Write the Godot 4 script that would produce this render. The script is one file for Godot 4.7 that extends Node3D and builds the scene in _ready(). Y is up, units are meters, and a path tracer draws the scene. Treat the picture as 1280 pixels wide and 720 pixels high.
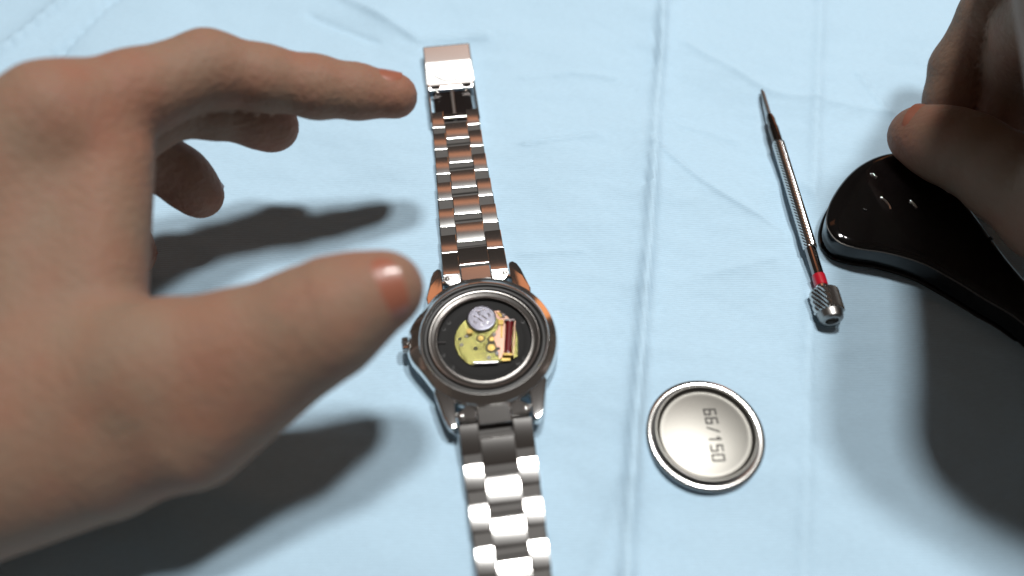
extends Node3D
# A wristwatch with its back off, the snap-on back, a small screwdriver and a black tool on a creased cloth, under two hands.
# All lengths below are millimetres; MM turns them into metres when a mesh is committed.

const MM := 0.001

# ---------------------------------------------------------------- mesh helpers
class Soup:
	var p := PackedVector3Array()   # three corners per triangle, millimetres
	var up := PackedVector3Array()  # a hint per triangle: which way is outside

	func tri(a: Vector3, b: Vector3, c: Vector3, out: Vector3) -> void:
		var n := (b - a).cross(c - a)
		if n.length_squared() < 1e-14:
			return
		if n.dot(out) > 0.0:        # Godot's front faces run clockwise
			p.append_array([a, c, b])
		else:
			p.append_array([a, b, c])

	func quad(a: Vector3, b: Vector3, c: Vector3, d: Vector3, out: Vector3) -> void:
		tri(a, b, c, out)
		tri(a, c, d, out)

	# rings: closed loops of the same length, from one end to the other; caps close the ends
	func loft(rings: Array, cap_a := true, cap_b := true) -> void:
		var n: int = rings[0].size()
		var mids := []
		for r in rings:
			var m := Vector3.ZERO
			for v in r:
				m += v
			mids.append(m / n)
		for k in rings.size() - 1:
			var a = rings[k]
			var b = rings[k + 1]
			for i in n:
				var j := (i + 1) % n
				var mid: Vector3 = (a[i] + a[j] + b[i] + b[j]) / 4.0
				var along: Vector3 = mids[k + 1] - mids[k]
				var e: Vector3 = (a[j] - a[i]) + (b[j] - b[i])
				var f: Vector3 = (b[i] - a[i]) + (b[j] - a[j])
				var o := e.cross(f)
				quad(a[i], a[j], b[j], b[i], o * _turn(rings))
		if cap_a:
			_cap(rings[0], mids[0] - mids[rings.size() - 1])
		if cap_b:
			_cap(rings[-1], mids[rings.size() - 1] - mids[0])

	func _turn(rings: Array) -> float:
		# whether ring edges cross ring steps outwards: decided on the widest pair of rings
		var n: int = rings[0].size()
		var best := 0.0
		for k in rings.size() - 1:
			var m := Vector3.ZERO
			for v in rings[k]:
				m += v
			m /= n
			var s := 0.0
			for i in n:
				var a: Vector3 = rings[k][i]
				var j := (i + 1) % n
				var f: Vector3 = rings[k + 1][i] - a
				s += (rings[k][j] - a).cross(f).dot((a + rings[k][j]) / 2.0 - m)
			if absf(s) > absf(best):
				best = s
		return 1.0 if best >= 0.0 else -1.0

	func _cap(ring: Array, out: Vector3) -> void:
		var n: int = ring.size()
		var w := Vector3.ZERO
		for i in n:
			w += ring[i].cross(ring[(i + 1) % n])
		w = w.normalized()
		var u: Vector3 = w.cross(Vector3.UP if absf(w.y) < 0.9 else Vector3.RIGHT).normalized()
		var v: Vector3 = w.cross(u)
		var flat := PackedVector2Array()
		for q in ring:
			flat.append(Vector2(q.dot(u), q.dot(v)))
		var t := Geometry2D.triangulate_polygon(flat)
		for k in range(0, t.size(), 3):
			tri(ring[t[k]], ring[t[k + 1]], ring[t[k + 2]], out)

	# profile of (radius, height) turned about the y axis; from the outside foot over the top to the axis
	func lathe(profile: Array, seg := 72, at := Vector3.ZERO, basis := Basis.IDENTITY) -> void:
		for k in profile.size() - 1:
			var a: Vector2 = profile[k]
			var b: Vector2 = profile[k + 1]
			var d := b - a
			var nr := Vector2(d.y, -d.x)      # right of the walking direction is outside when walking up the outer side
			for i in seg:
				var t0 := TAU * i / seg
				var t1 := TAU * (i + 1) / seg
				var c0 := Vector3(cos(t0), 0, sin(t0))
				var c1 := Vector3(cos(t1), 0, sin(t1))
				var o: Vector3 = basis * ((c0 + c1).normalized() * nr.x + Vector3.UP * nr.y)
				quad(at + basis * (c0 * a.x + Vector3.UP * a.y), at + basis * (c1 * a.x + Vector3.UP * a.y),
					at + basis * (c1 * b.x + Vector3.UP * b.y), at + basis * (c0 * b.x + Vector3.UP * b.y), o)

	# a block with chamfered edges
	func block(c: Vector3, s: Vector3, ch := 0.2, basis := Basis.IDENTITY) -> void:
		var h := s / 2.0
		var rings := []
		for q in [[-h.y, ch], [-h.y + ch, 0.0], [h.y - ch, 0.0], [h.y, ch]]:
			var r := []
			var x: float = h.x - q[1]
			var z: float = h.z - q[1]
			for e in [[x - ch, z], [x, z - ch], [x, -z + ch], [x - ch, -z], [-x + ch, -z], [-x, -z + ch], [-x, z - ch], [-x + ch, z]]:
				r.append(c + basis * Vector3(e[0], q[0], e[1]))
			rings.append(r)
		loft(rings)

	# a round bar along a line of points
	func tube(pts: Array, rad: float, seg := 8) -> void:
		var rings := []
		for k in pts.size():
			var a: Vector3 = pts[maxi(k - 1, 0)]
			var b: Vector3 = pts[mini(k + 1, pts.size() - 1)]
			var d := (b - a).normalized()
			var u := d.cross(Vector3.UP if absf(d.y) < 0.9 else Vector3.RIGHT).normalized()
			var v := d.cross(u)
			var r := []
			for i in seg:
				r.append(pts[k] + (u * cos(TAU * i / seg) + v * sin(TAU * i / seg)) * rad)
			rings.append(r)
		loft(rings)

	func moved(t: Transform3D) -> void:
		for i in p.size():
			p[i] = t * p[i]

	func mesh(crease := 34.0) -> ArrayMesh:
		var n_tri := p.size() / 3
		var fn := PackedVector3Array()
		fn.resize(n_tri)
		var at := {}
		for t in n_tri:
			fn[t] = -(p[t * 3 + 1] - p[t * 3]).cross(p[t * 3 + 2] - p[t * 3])
			for k in 3:
				var q := p[t * 3 + k]
				var key := Vector3i(roundi(q.x * 800.0), roundi(q.y * 800.0), roundi(q.z * 800.0))
				if at.has(key):
					at[key].append(t)
				else:
					at[key] = PackedInt32Array([t])
		var unit := PackedVector3Array()
		unit.resize(n_tri)
		for t in n_tri:
			unit[t] = fn[t].normalized()
		var cosine := cos(deg_to_rad(crease))
		var pos := PackedVector3Array()
		var nor := PackedVector3Array()
		var uv := PackedVector2Array()
		pos.resize(p.size())
		nor.resize(p.size())
		uv.resize(p.size())
		for t in n_tri:
			for k in 3:
				var q := p[t * 3 + k]
				var key := Vector3i(roundi(q.x * 800.0), roundi(q.y * 800.0), roundi(q.z * 800.0))
				var s := Vector3.ZERO
				for o in at[key]:
					if unit[o].dot(unit[t]) > cosine:
						s += fn[o]
				pos[t * 3 + k] = q * MM
				nor[t * 3 + k] = s.normalized()
				uv[t * 3 + k] = Vector2(q.x, q.z) * 0.1
		var arr := []
		arr.resize(Mesh.ARRAY_MAX)
		arr[Mesh.ARRAY_VERTEX] = pos
		arr[Mesh.ARRAY_NORMAL] = nor
		arr[Mesh.ARRAY_TEX_UV] = uv
		var m := ArrayMesh.new()
		m.add_surface_from_arrays(Mesh.PRIMITIVE_TRIANGLES, arr)
		return m


# ---------------------------------------------------------------- flesh: tapered bones joined by a smooth minimum, meshed as surface nets
class Flesh:
	var a := PackedVector3Array()
	var b := PackedVector3Array()
	var ra := PackedFloat32Array()
	var rb := PackedFloat32Array()
	var chain := PackedInt32Array()   # 0 the palm and arm, 1.. the fingers
	var soft := 7.0
	var blush: Array = []             # [point, reach, strength]: knuckles and finger ends are redder
	var creases: Array = []           # [point, axis, reach, depth]: the folds across a joint

	func bone(p0: Vector3, r0: float, p1: Vector3, r1: float, c := 0) -> void:
		a.append(p0)
		b.append(p1)
		ra.append(r0)
		rb.append(r1)
		chain.append(c)

	func one(i: int, q: Vector3) -> float:
		var d := b[i] - a[i]
		var t := clampf((q - a[i]).dot(d) / maxf(d.length_squared(), 1e-6), 0.0, 1.0)
		return (q - a[i] - d * t).length() - lerpf(ra[i], rb[i], t)

	func field(q: Vector3, use: PackedInt32Array) -> float:
		var v := [1e3, 1e3, 1e3, 1e3, 1e3, 1e3]
		for i in use:
			var c := chain[i]
			var d := one(i, q)
			var k := soft if c == 0 else 3.0
			var e: float = v[c]
			if e > 900.0:
				v[c] = d
			else:
				var h := maxf(k - absf(d - e), 0.0) / k
				v[c] = minf(d, e) - h * h * k * 0.25
		var palm: float = v[0]
		var best := palm
		for c in range(1, 6):
			var e: float = v[c]
			if e < 900.0:
				var h := maxf(soft - absf(palm - e), 0.0) / soft
				best = minf(best, minf(palm, e) - h * h * soft * 0.25)
		for f in creases:
			var w: Vector3 = q - f[0]
			if w.length_squared() < f[2] * f[2]:
				var s: float = w.dot(f[1])
				best += f[3] * exp(-s * s / 0.9) * (1.0 - w.length() / f[2])
		return best

	func mesh(cell: float, tone: Color, red: Color) -> ArrayMesh:
		var lo := Vector3(1e9, 1e9, 1e9)
		var hi := -lo
		for i in a.size():
			for e in [[a[i], ra[i]], [b[i], rb[i]]]:
				lo = lo.min(e[0] - Vector3.ONE * (e[1] + 4.0))
				hi = hi.max(e[0] + Vector3.ONE * (e[1] + 4.0))
		var N := 8
		var nb := Vector3i(((hi - lo) / (cell * N)).ceil())
		var reach := cell * N * 0.87
		var verts := PackedVector3Array()
		var norms := PackedVector3Array()
		var cols := PackedColorArray()
		var place := {}                 # cell -> vertex
		var signs := {}                 # cell -> bits of the three edges at its low corner, and the sign there
		var M := N + 1
		var all := PackedInt32Array(range(a.size()))
		var noise := FastNoiseLite.new()
		noise.seed = 5
		noise.frequency = 0.09
		noise.fractal_octaves = 3
		var val := PackedFloat32Array()
		val.resize(M * M * M)
		for bx in nb.x:
			for by in nb.y:
				for bz in nb.z:
					var base := Vector3i(bx * N, by * N, bz * N)
					var mid := lo + (Vector3(base) + Vector3.ONE * N * 0.5) * cell
					var near := 1e9
					var use := PackedInt32Array()
					for i in all:
						var d := one(i, mid)
						near = minf(near, d)
						if d < reach + soft + 3.0:
							use.append(i)
					if near > reach + soft or near < -reach - soft - 6.0:
						continue
					if absf(field(mid, use)) > reach + 3.0:
						continue
					var idx := 0
					for x in M:
						for y in M:
							for z in M:
								val[idx] = field(lo + (Vector3(base) + Vector3(x, y, z)) * cell, use)
								idx += 1
					for x in N:
						for y in N:
							for z in N:
								var i0 := (x * M + y) * M + z
								var c := [val[i0], val[i0 + 1], val[i0 + M], val[i0 + M + 1], val[i0 + M * M], val[i0 + M * M + 1], val[i0 + M * M + M], val[i0 + M * M + M + 1]]
								var inside := 0
								for k in 8:
									if c[k] < 0.0:
										inside += 1
								if inside == 0 or inside == 8:
									continue
								var s := Vector3.ZERO
								var n := 0
								for e in [[0, 1], [2, 3], [4, 5], [6, 7], [0, 2], [1, 3], [4, 6], [5, 7], [0, 4], [1, 5], [2, 6], [3, 7]]:
									var va: float = c[e[0]]
									var vb: float = c[e[1]]
									if (va < 0.0) != (vb < 0.0):
										var t := va / (va - vb)
										var pa := Vector3(e[0] >> 2, (e[0] >> 1) & 1, e[0] & 1)
										var pb := Vector3(e[1] >> 2, (e[1] >> 1) & 1, e[1] & 1)
										s += pa.lerp(pb, t)
										n += 1
								var cellpos := base + Vector3i(x, y, z)
								var q := lo + (Vector3(cellpos) + s / n) * cell
								var h := 0.35
								var g := Vector3.ZERO
								for o in [Vector3(1, -1, -1), Vector3(-1, -1, 1), Vector3(-1, 1, -1), Vector3(1, 1, 1)]:
									g += o * field(q + o * h, use)
								g = g.normalized()
								q -= g * field(q, use)
								place[cellpos] = verts.size()
								var bits := 0
								if (c[0] < 0.0) != (c[4] < 0.0):
									bits |= 1
								if (c[0] < 0.0) != (c[2] < 0.0):
									bits |= 2
								if (c[0] < 0.0) != (c[1] < 0.0):
									bits |= 4
								if c[0] < 0.0:
									bits |= 8
								signs[cellpos] = bits
								verts.append(q)
								norms.append(g)
								var w := 0.16 + 0.30 * noise.get_noise_3dv(q) + 0.35 * noise.get_noise_3dv(q * 0.3)
								for f in blush:
									w += f[2] * exp(-(q - f[0]).length_squared() / (f[1] * f[1]))
								cols.append(tone.lerp(red, clampf(w, 0.0, 1.0)))
		var index := PackedInt32Array()
		for cp in place:
			var bits: int = signs[cp]
			for ax in 3:
				if not (bits >> ax) & 1:
					continue
				var u := Vector3i.ZERO
				var v := Vector3i.ZERO
				u[(ax + 1) % 3] = 1
				v[(ax + 2) % 3] = 1
				var q0 = place.get(cp - u - v, -1)
				var q1 = place.get(cp - v, -1)
				var q2 = place.get(cp, -1)
				var q3 = place.get(cp - u, -1)
				if q0 < 0 or q1 < 0 or q2 < 0 or q3 < 0:
					continue
				for tri in [[q0, q1, q2], [q0, q2, q3]]:
					var n := (verts[tri[1]] - verts[tri[0]]).cross(verts[tri[2]] - verts[tri[0]])
					if n.dot(norms[tri[0]] + norms[tri[1]] + norms[tri[2]]) > 0.0:
						index.append_array([tri[0], tri[2], tri[1]])
					else:
						index.append_array([tri[0], tri[1], tri[2]])
		for i in verts.size():
			verts[i] *= MM
		var arr := []
		arr.resize(Mesh.ARRAY_MAX)
		arr[Mesh.ARRAY_VERTEX] = verts
		arr[Mesh.ARRAY_NORMAL] = norms
		arr[Mesh.ARRAY_COLOR] = cols
		arr[Mesh.ARRAY_INDEX] = index
		var m := ArrayMesh.new()
		m.add_surface_from_arrays(Mesh.PRIMITIVE_TRIANGLES, arr)
		return m


# ---------------------------------------------------------------- scene helpers
var M := {}
var names := {}

func numbered(called: String, parent: Node) -> String:
	var key := str(parent.get_instance_id()) + called
	var n: int = names.get(key, 0)
	names[key] = n + 1
	return called if n == 0 else "%s_%03d" % [called, n]

func thing(called: String, label: String, category: String, at := Vector3.ZERO, turn := 0.0) -> Node3D:
	var o := Node3D.new()
	o.name = numbered(called, self)
	add_child(o, true)
	o.position = at * MM
	o.rotation.y = turn
	o.set_meta("label", label)
	o.set_meta("category", category)
	return o

func put(called: String, mesh: Mesh, m: Material, parent: Node, xf := Transform3D.IDENTITY) -> MeshInstance3D:
	var o := MeshInstance3D.new()
	o.name = numbered(called, parent)
	o.mesh = mesh
	o.material_override = m
	parent.add_child(o, true)
	xf.origin *= MM
	o.transform = xf
	return o

func metal(c: Color, rough: float, grain := 0.0) -> StandardMaterial3D:
	var m := StandardMaterial3D.new()
	m.albedo_color = c.linear_to_srgb()
	m.metallic = 1.0
	m.roughness = rough
	if grain > 0.0:
		m.heightmap_enabled = true
		m.heightmap_texture = grit
		m.heightmap_scale = grain
		m.uv1_triplanar = true
		m.uv1_scale = Vector3.ONE * 90.0
	return m

func plain(c: Color, rough: float, coat := 0.0) -> StandardMaterial3D:
	var m := StandardMaterial3D.new()
	m.albedo_color = c.linear_to_srgb()
	m.roughness = rough
	if coat > 0.0:
		m.clearcoat_enabled = true
		m.clearcoat = coat
		m.clearcoat_roughness = 0.06
	return m

var grit: NoiseTexture2D

func noise_map(freq: float, seed_: int, size := 512) -> NoiseTexture2D:
	var n := FastNoiseLite.new()
	n.seed = seed_
	n.frequency = freq
	n.fractal_octaves = 4
	var t := NoiseTexture2D.new()
	t.width = size
	t.height = size
	t.seamless = true
	t.noise = n
	return t


func _ready() -> void:
	# ---- camera: about a quarter of a metre from the cloth, looking down and away
	var cam := Camera3D.new()
	cam.name = "camera"
	add_child(cam)
	cam.position = Vector3(0, 0.20095, 0.13050)
	cam.look_at(Vector3.ZERO, Vector3(0, 0.5446, -0.8387))
	var lens := CameraAttributesPhysical.new()
	lens.frustum_focal_length = 32.667          # 24 mm high: 40.3 degrees
	lens.frustum_focus_distance = 0.248
	lens.frustum_near = 0.02
	lens.frustum_far = 6.0
	lens.exposure_aperture = 5.0
	cam.attributes = lens
	cam.current = true

	# ---- a dim room, two ceiling lamps and one warm lamp farther off
	var env := Environment.new()
	env.background_mode = Environment.BG_COLOR
	env.background_color = Color(0.055, 0.045, 0.039).linear_to_srgb()
	env.tonemap_mode = Environment.TONE_MAPPER_LINEAR
	env.tonemap_exposure = 1.0
	env.sdfgi_enabled = true
	env.ssao_enabled = true
	env.ssil_enabled = true
	var we := WorldEnvironment.new()
	we.name = "world"
	we.environment = env
	add_child(we)
	lamp("ceiling_lamp", Vector3(0.03, 1.32, -0.30), Vector2(0.15, 0.13), 1.11, Color(1.0, 0.985, 0.96))
	lamp("ceiling_lamp_001", Vector3(0.34, 1.32, -0.24), Vector2(0.13, 0.13), 1.05, Color(1.0, 0.985, 0.96))
	lamp("warm_lamp", Vector3(-0.06, 0.93, -0.69), Vector2(0.5, 0.13), 0.017, Color(1.0, 0.36, 0.15))

	lamp("warm_lamp_001", Vector3(0.54, 0.29, -0.80), Vector2(0.34, 0.28), 0.036, Color(1.0, 0.36, 0.12))

	materials()
	build_cloth()
	build_watch()
	build_cover()
	build_screwdriver()
	build_tool()
	build_left_hand()
	build_right_hand()


func lamp(called: String, at: Vector3, size: Vector2, energy: float, c: Color) -> void:
	var l := AreaLight3D.new()
	l.name = called
	l.area_size = size
	l.light_energy = energy
	l.light_color = c.linear_to_srgb()
	l.area_range = 4.0
	l.area_attenuation = 2.0
	l.shadow_enabled = true
	l.area_normalize_energy = true
	add_child(l)
	l.position = at
	l.look_at(Vector3.ZERO, Vector3(0, 0, -1))


func materials() -> void:
	grit = noise_map(0.05, 3)
	M.steel = metal(Color(0.78, 0.78, 0.77), 0.14)
	M.polish = metal(Color(0.68, 0.67, 0.66), 0.07)
	M.brushed = metal(Color(0.56, 0.555, 0.545), 0.165)
	M.dull = metal(Color(0.33, 0.32, 0.31), 0.34, 0.002)
	M.bridge = metal(Color(0.13, 0.126, 0.122), 0.7)
	M.ring = metal(Color(0.22, 0.21, 0.20), 0.3, 0.002)
	M.gasket = plain(Color(0.012, 0.012, 0.012), 0.45)
	M.holder = plain(Color(0.016, 0.016, 0.016), 0.6)
	M.holder.metallic_specular = 0.25
	M.brass = metal(Color(0.40, 0.385, 0.135), 0.24, 0.016)
	M.gold = metal(Color(0.62, 0.45, 0.15), 0.25)
	M.copper = metal(Color(0.34, 0.21, 0.16), 0.35, 0.003)
	M.cell = metal(Color(0.17, 0.17, 0.20), 0.28, 0.006)
	M.mark = metal(Color(0.8, 0.8, 0.84), 0.18)
	M.coil = plain(Color(0.13, 0.005, 0.008), 0.28, 0.8)
	M.black_metal = metal(Color(0.05, 0.045, 0.045), 0.3)
	M.red = plain(Color(0.42, 0.006, 0.02), 0.3, 0.6)
	M.ink = plain(Color(0.02, 0.02, 0.02), 0.6)
	M.stamp = plain(Color(0.045, 0.043, 0.04), 0.7)
	M.gloss = plain(Color(0.004, 0.0035, 0.0035), 0.1, 0.6)
	M.gloss.metallic_specular = 0.25
	M.skin = StandardMaterial3D.new()
	M.skin.vertex_color_use_as_albedo = true
	M.skin.roughness = 0.62
	M.skin.metallic_specular = 0.3
	M.skin.subsurf_scatter_enabled = true
	M.skin.subsurf_scatter_strength = 0.08
	M.skin.heightmap_enabled = true
	M.skin.heightmap_texture = noise_map(0.02, 11)
	M.skin.heightmap_scale = 0.03
	M.skin.uv1_triplanar = true
	M.skin.uv1_scale = Vector3.ONE * 40.0
	M.nail = plain(Color(0.31, 0.11, 0.068), 0.36, 0.2)


# ---------------------------------------------------------------- cloth
func seg_dist(p: Vector2, a: Vector2, b: Vector2) -> Vector2:      # (signed distance, how far along)
	var d := b - a
	var t := (p - a).dot(d) / d.length_squared()
	var c := clampf(t, 0.0, 1.0)
	var w := p - a - d * c
	return Vector2(w.length() * signf(d.cross(w)), t)

func build_cloth() -> void:
	var big := FastNoiseLite.new()
	big.seed = 21
	big.frequency = 0.012
	big.fractal_octaves = 2
	var fine := FastNoiseLite.new()
	fine.seed = 8
	fine.frequency = 0.045
	fine.fractal_octaves = 3
	# folds: line of points, half width, height, and the sharpness of the ridge
	var folds := [
		[[Vector2(62, -150), Vector2(56, -104), Vector2(49, -60), Vector2(44, -20), Vector2(40, 4), Vector2(33, 49), Vector2(27, 95)], 5.0, 1.4],
		[[Vector2(56, -118), Vector2(52, -80), Vector2(45, -40)], 2.2, -0.35],
		[[Vector2(126, -150), Vector2(98, -30), Vector2(87, 17), Vector2(72, 85), Vector2(69, 110)], 5.0, 0.62],
		[[Vector2(50, -57), Vector2(66, -40), Vector2(86, -22)], 3.0, 0.45],
		[[Vector2(52, -72), Vector2(78, -62)], 4.0, 0.28],
		[[Vector2(66, -112), Vector2(94, -84), Vector2(134, -74)], 5.0, 0.35],
		[[Vector2(128, -94), Vector2(138, -62)], 2.5, 0.4],
		[[Vector2(4, -94), Vector2(22, -97), Vector2(38, -95)], 3.0, 0.3],
		[[Vector2(4, -59), Vector2(30, -64)], 2.4, 0.4],
		[[Vector2(3, -13), Vector2(22, -15)], 2.4, 0.3],
		[[Vector2(60, -5), Vector2(82, -11)], 3.0, 0.25],
		[[Vector2(-70, -142), Vector2(-36, -112), Vector2(-10, -116)], 5.0, 0.8],
		[[Vector2(-80, -130), Vector2(-52, -112)], 4.0, -0.5],
		[[Vector2(-200, -95), Vector2(-188, -116), Vector2(-176, -140)], 6.0, 1.2],
		[[Vector2(-176, -100), Vector2(-160, -140)], 5.0, -0.9],
		[[Vector2(14, 98), Vector2(30, 60)], 4.0, 0.3],
	]
	var near := []
	for f in folds:
		var r := Rect2(f[0][0], Vector2.ZERO)
		for q in f[0]:
			r = r.expand(q)
		near.append(r.grow(f[1] * 6.0))
	var nx := 330
	var nz := 250
	var pos := PackedVector3Array()
	var nor := PackedVector3Array()
	var uv := PackedVector2Array()
	for j in nz + 1:
		var v := 2.0 * j / nz - 1.0
		var z := -28.0 + 125.0 * v + 235.0 * pow(v, 9)
		for i in nx + 1:
			var u := 2.0 * i / nx - 1.0
			var x := 218.0 * u + 200.0 * pow(u, 9)
			var p := Vector2(x, z)
			var h := 2.8 * big.get_noise_2d(x, z) + 0.5 * fine.get_noise_2d(x * 0.8, z * 1.6)
			for n in folds.size():
				var f: Array = folds[n]
				if not near[n].has_point(p):
					continue
				var pts: Array = f[0]
				var best := 1e9
				var side := 0.0
				var run := 0.0
				for k in pts.size() - 1:
					var d := seg_dist(p, pts[k], pts[k + 1])
					if absf(d.x) < best:
						best = absf(d.x)
						side = d.x
						run = d.y
				if best < f[1] * 6.0:
					var w: float = f[1]
					h += 3.4 * f[2] * (exp(-best / w) * 0.75 + 0.5 * exp(-best * best / (w * w * 0.09)) ) * (0.8 + 0.35 * fine.get_noise_2d(x * 0.7 + 300.0, z * 0.7))
			# flat where the watch, the cover and the tools press on it
			var press := 0.0
			for c in [[Vector2(-8, 20), 24.0], [Vector2(-17, -45), 16.0], [Vector2(-2, 70), 16.0], [Vector2(52, 49), 15.0], [Vector2(118, -25), 22.0], [Vector2(92, -30), 10.0]]:
				press = maxf(press, exp(-pow(p.distance_to(c[0]) / c[1], 4.0)))
			h = lerpf(h, minf(h, 0.0) * 0.4, press)
			pos.append(Vector3(x, h - 0.25, z) * MM)
			uv.append(p * MM)
	nor.resize(pos.size())
	var index := PackedInt32Array()
	for j in nz:
		for i in nx:
			var q := j * (nx + 1) + i
			index.append_array([q, q + 1, q + nx + 2, q, q + nx + 2, q + nx + 1])
	for j in nz + 1:
		for i in nx + 1:
			var q := j * (nx + 1) + i
			var e := pos[mini(i + 1, nx) + j * (nx + 1)] - pos[maxi(i - 1, 0) + j * (nx + 1)]
			var f := pos[i + mini(j + 1, nz) * (nx + 1)] - pos[i + maxi(j - 1, 0) * (nx + 1)]
			nor[q] = f.cross(e).normalized()
	var arr := []
	arr.resize(Mesh.ARRAY_MAX)
	arr[Mesh.ARRAY_VERTEX] = pos
	arr[Mesh.ARRAY_NORMAL] = nor
	arr[Mesh.ARRAY_TEX_UV] = uv
	arr[Mesh.ARRAY_INDEX] = index
	var mesh := ArrayMesh.new()
	mesh.add_surface_from_arrays(Mesh.PRIMITIVE_TRIANGLES, arr)

	# a ribbed weave: fine cross ribs with slubs, 64 ribs to a tile of 48 mm
	var rng := RandomNumberGenerator.new()
	rng.seed = 4
	var size := 1024
	var ribs := Image.create(size, size, false, Image.FORMAT_RGB8)
	var tint := Image.create(size, size, false, Image.FORMAT_RGB8)
	var slub := FastNoiseLite.new()
	slub.seed = 77
	slub.frequency = 0.02
	for y in size:
		for x in size:
			var wob := slub.get_noise_2d(x * 0.25, y * 0.6)
			var rib := 0.5 + 0.5 * sin(TAU * (y * 64.0 / size) + wob * 1.6)
			var thread := 0.5 + 0.5 * sin(TAU * (x * 128.0 / size) + 3.0 * slub.get_noise_2d(x * 0.2 + 900.0, y * 2.0))
			var hgt := 0.65 * rib + 0.25 * thread + 0.10 * rng.randf()
			ribs.set_pixel(x, y, Color(hgt, hgt, hgt))
			var t := 0.955 + 0.035 * rib + 0.025 * slub.get_noise_2d(x * 0.7, y * 3.0)
			tint.set_pixel(x, y, Color(t, t, t))
	var m := StandardMaterial3D.new()
	m.albedo_color = Color(0.50, 0.695, 0.845).linear_to_srgb()
	m.albedo_texture = ImageTexture.create_from_image(tint)
	m.heightmap_enabled = true
	m.heightmap_texture = ImageTexture.create_from_image(ribs)
	m.heightmap_scale = 0.006
	m.uv1_scale = Vector3(1.0 / 0.048, 1.0 / 0.048, 1)
	m.roughness = 0.9
	m.metallic_specular = 0.25
	m.rim_enabled = true
	m.rim = 0.25
	m.rim_tint = 0.6
	var o := put("tablecloth", mesh, m, self)
	o.set_meta("label", "creased pale blue cloth spread flat under the watch and tools")
	o.set_meta("category", "cloth")
	var s := Soup.new()
	s.block(Vector3(0, -19.0, -28), Vector3(900, 24, 760), 1.0)
	var t := put("table", s.mesh(), plain(Color(0.16, 0.10, 0.06), 0.5), self)
	t.set_meta("kind", "structure")
	t.set_meta("label", "table top hidden under the pale blue cloth")


# ---------------------------------------------------------------- watch
func link_mesh(w: float, l: float, h: float, lean := 0.0, foot := 0.0) -> ArrayMesh:
	# a barrel-backed bracelet piece: long side along z, from z = 0 (far end) to z = l (near end), rounded ends
	var s := Soup.new()
	var prof := []          # (z, y)
	prof.append(Vector2(0.25, foot))
	prof.append(Vector2(0.0, foot + 0.3))
	prof.append(Vector2(0.0, h - 0.75))
	var n := 14
	for k in n + 1:
		var t := float(k) / n
		var z := 0.35 + (l - 0.7) * t
		var q := z - l * (0.24 + lean)
		var y := h - q * q / 66.0
		if k == 0:
			prof.append(Vector2(0.10, y - 0.22))
		prof.append(Vector2(z, y))
	var last: Vector2 = prof[-1]
	prof.append(Vector2(l - 0.13, last.y - 0.14))
	prof.append(Vector2(l - 0.03, last.y - 0.32))
	prof.append(Vector2(l, last.y - 0.62))
	prof.append(Vector2(l, foot + 0.3))
	prof.append(Vector2(l - 0.25, foot))
	var c := Vector2(l / 2.0, (h + foot) / 2.0)
	var rings := []
	for e in [[-w / 2.0, 0.16], [-w / 2.0 + 0.05, 0.06], [-w / 2.0 + 0.16, 0.0], [w / 2.0 - 0.16, 0.0], [w / 2.0 - 0.05, 0.06], [w / 2.0, 0.16]]:
		var r := []
		for q in prof:
			var d: Vector2 = q - c
			var k: Vector2 = Vector2(1.0 - e[1] / (l / 2.0), 1.0 - e[1] / ((h - foot) / 2.0))
			r.append(Vector3(e[0], c.y + d.y * k.y, c.x + d.x * k.x))
		rings.append(r)
	s.loft(rings)
	return s.mesh(28.0)

func strap_rise(z: float) -> float:                # the bracelet climbs from the cloth to the lugs
	return 3.2 * pow(clampf((37.5 - absf(z)) / 13.5, 0.0, 1.0), 1.2)

func strap_place(z0: float, z1: float, x: float, dy := 0.0) -> Transform3D:
	var y0 := strap_rise(z0)
	var y1 := strap_rise(z1)
	var tilt := atan2(y0 - y1, z1 - z0)
	return Transform3D(Basis(Vector3.RIGHT, tilt), Vector3(x, y0 + dy + 0.15, z0))

func half_width(z: float) -> float:                 # 20 mm at the lugs, narrowing to the clasp
	return lerpf(9.85, 8.35, smoothstep(24.0, 92.0, absf(z)))

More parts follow.
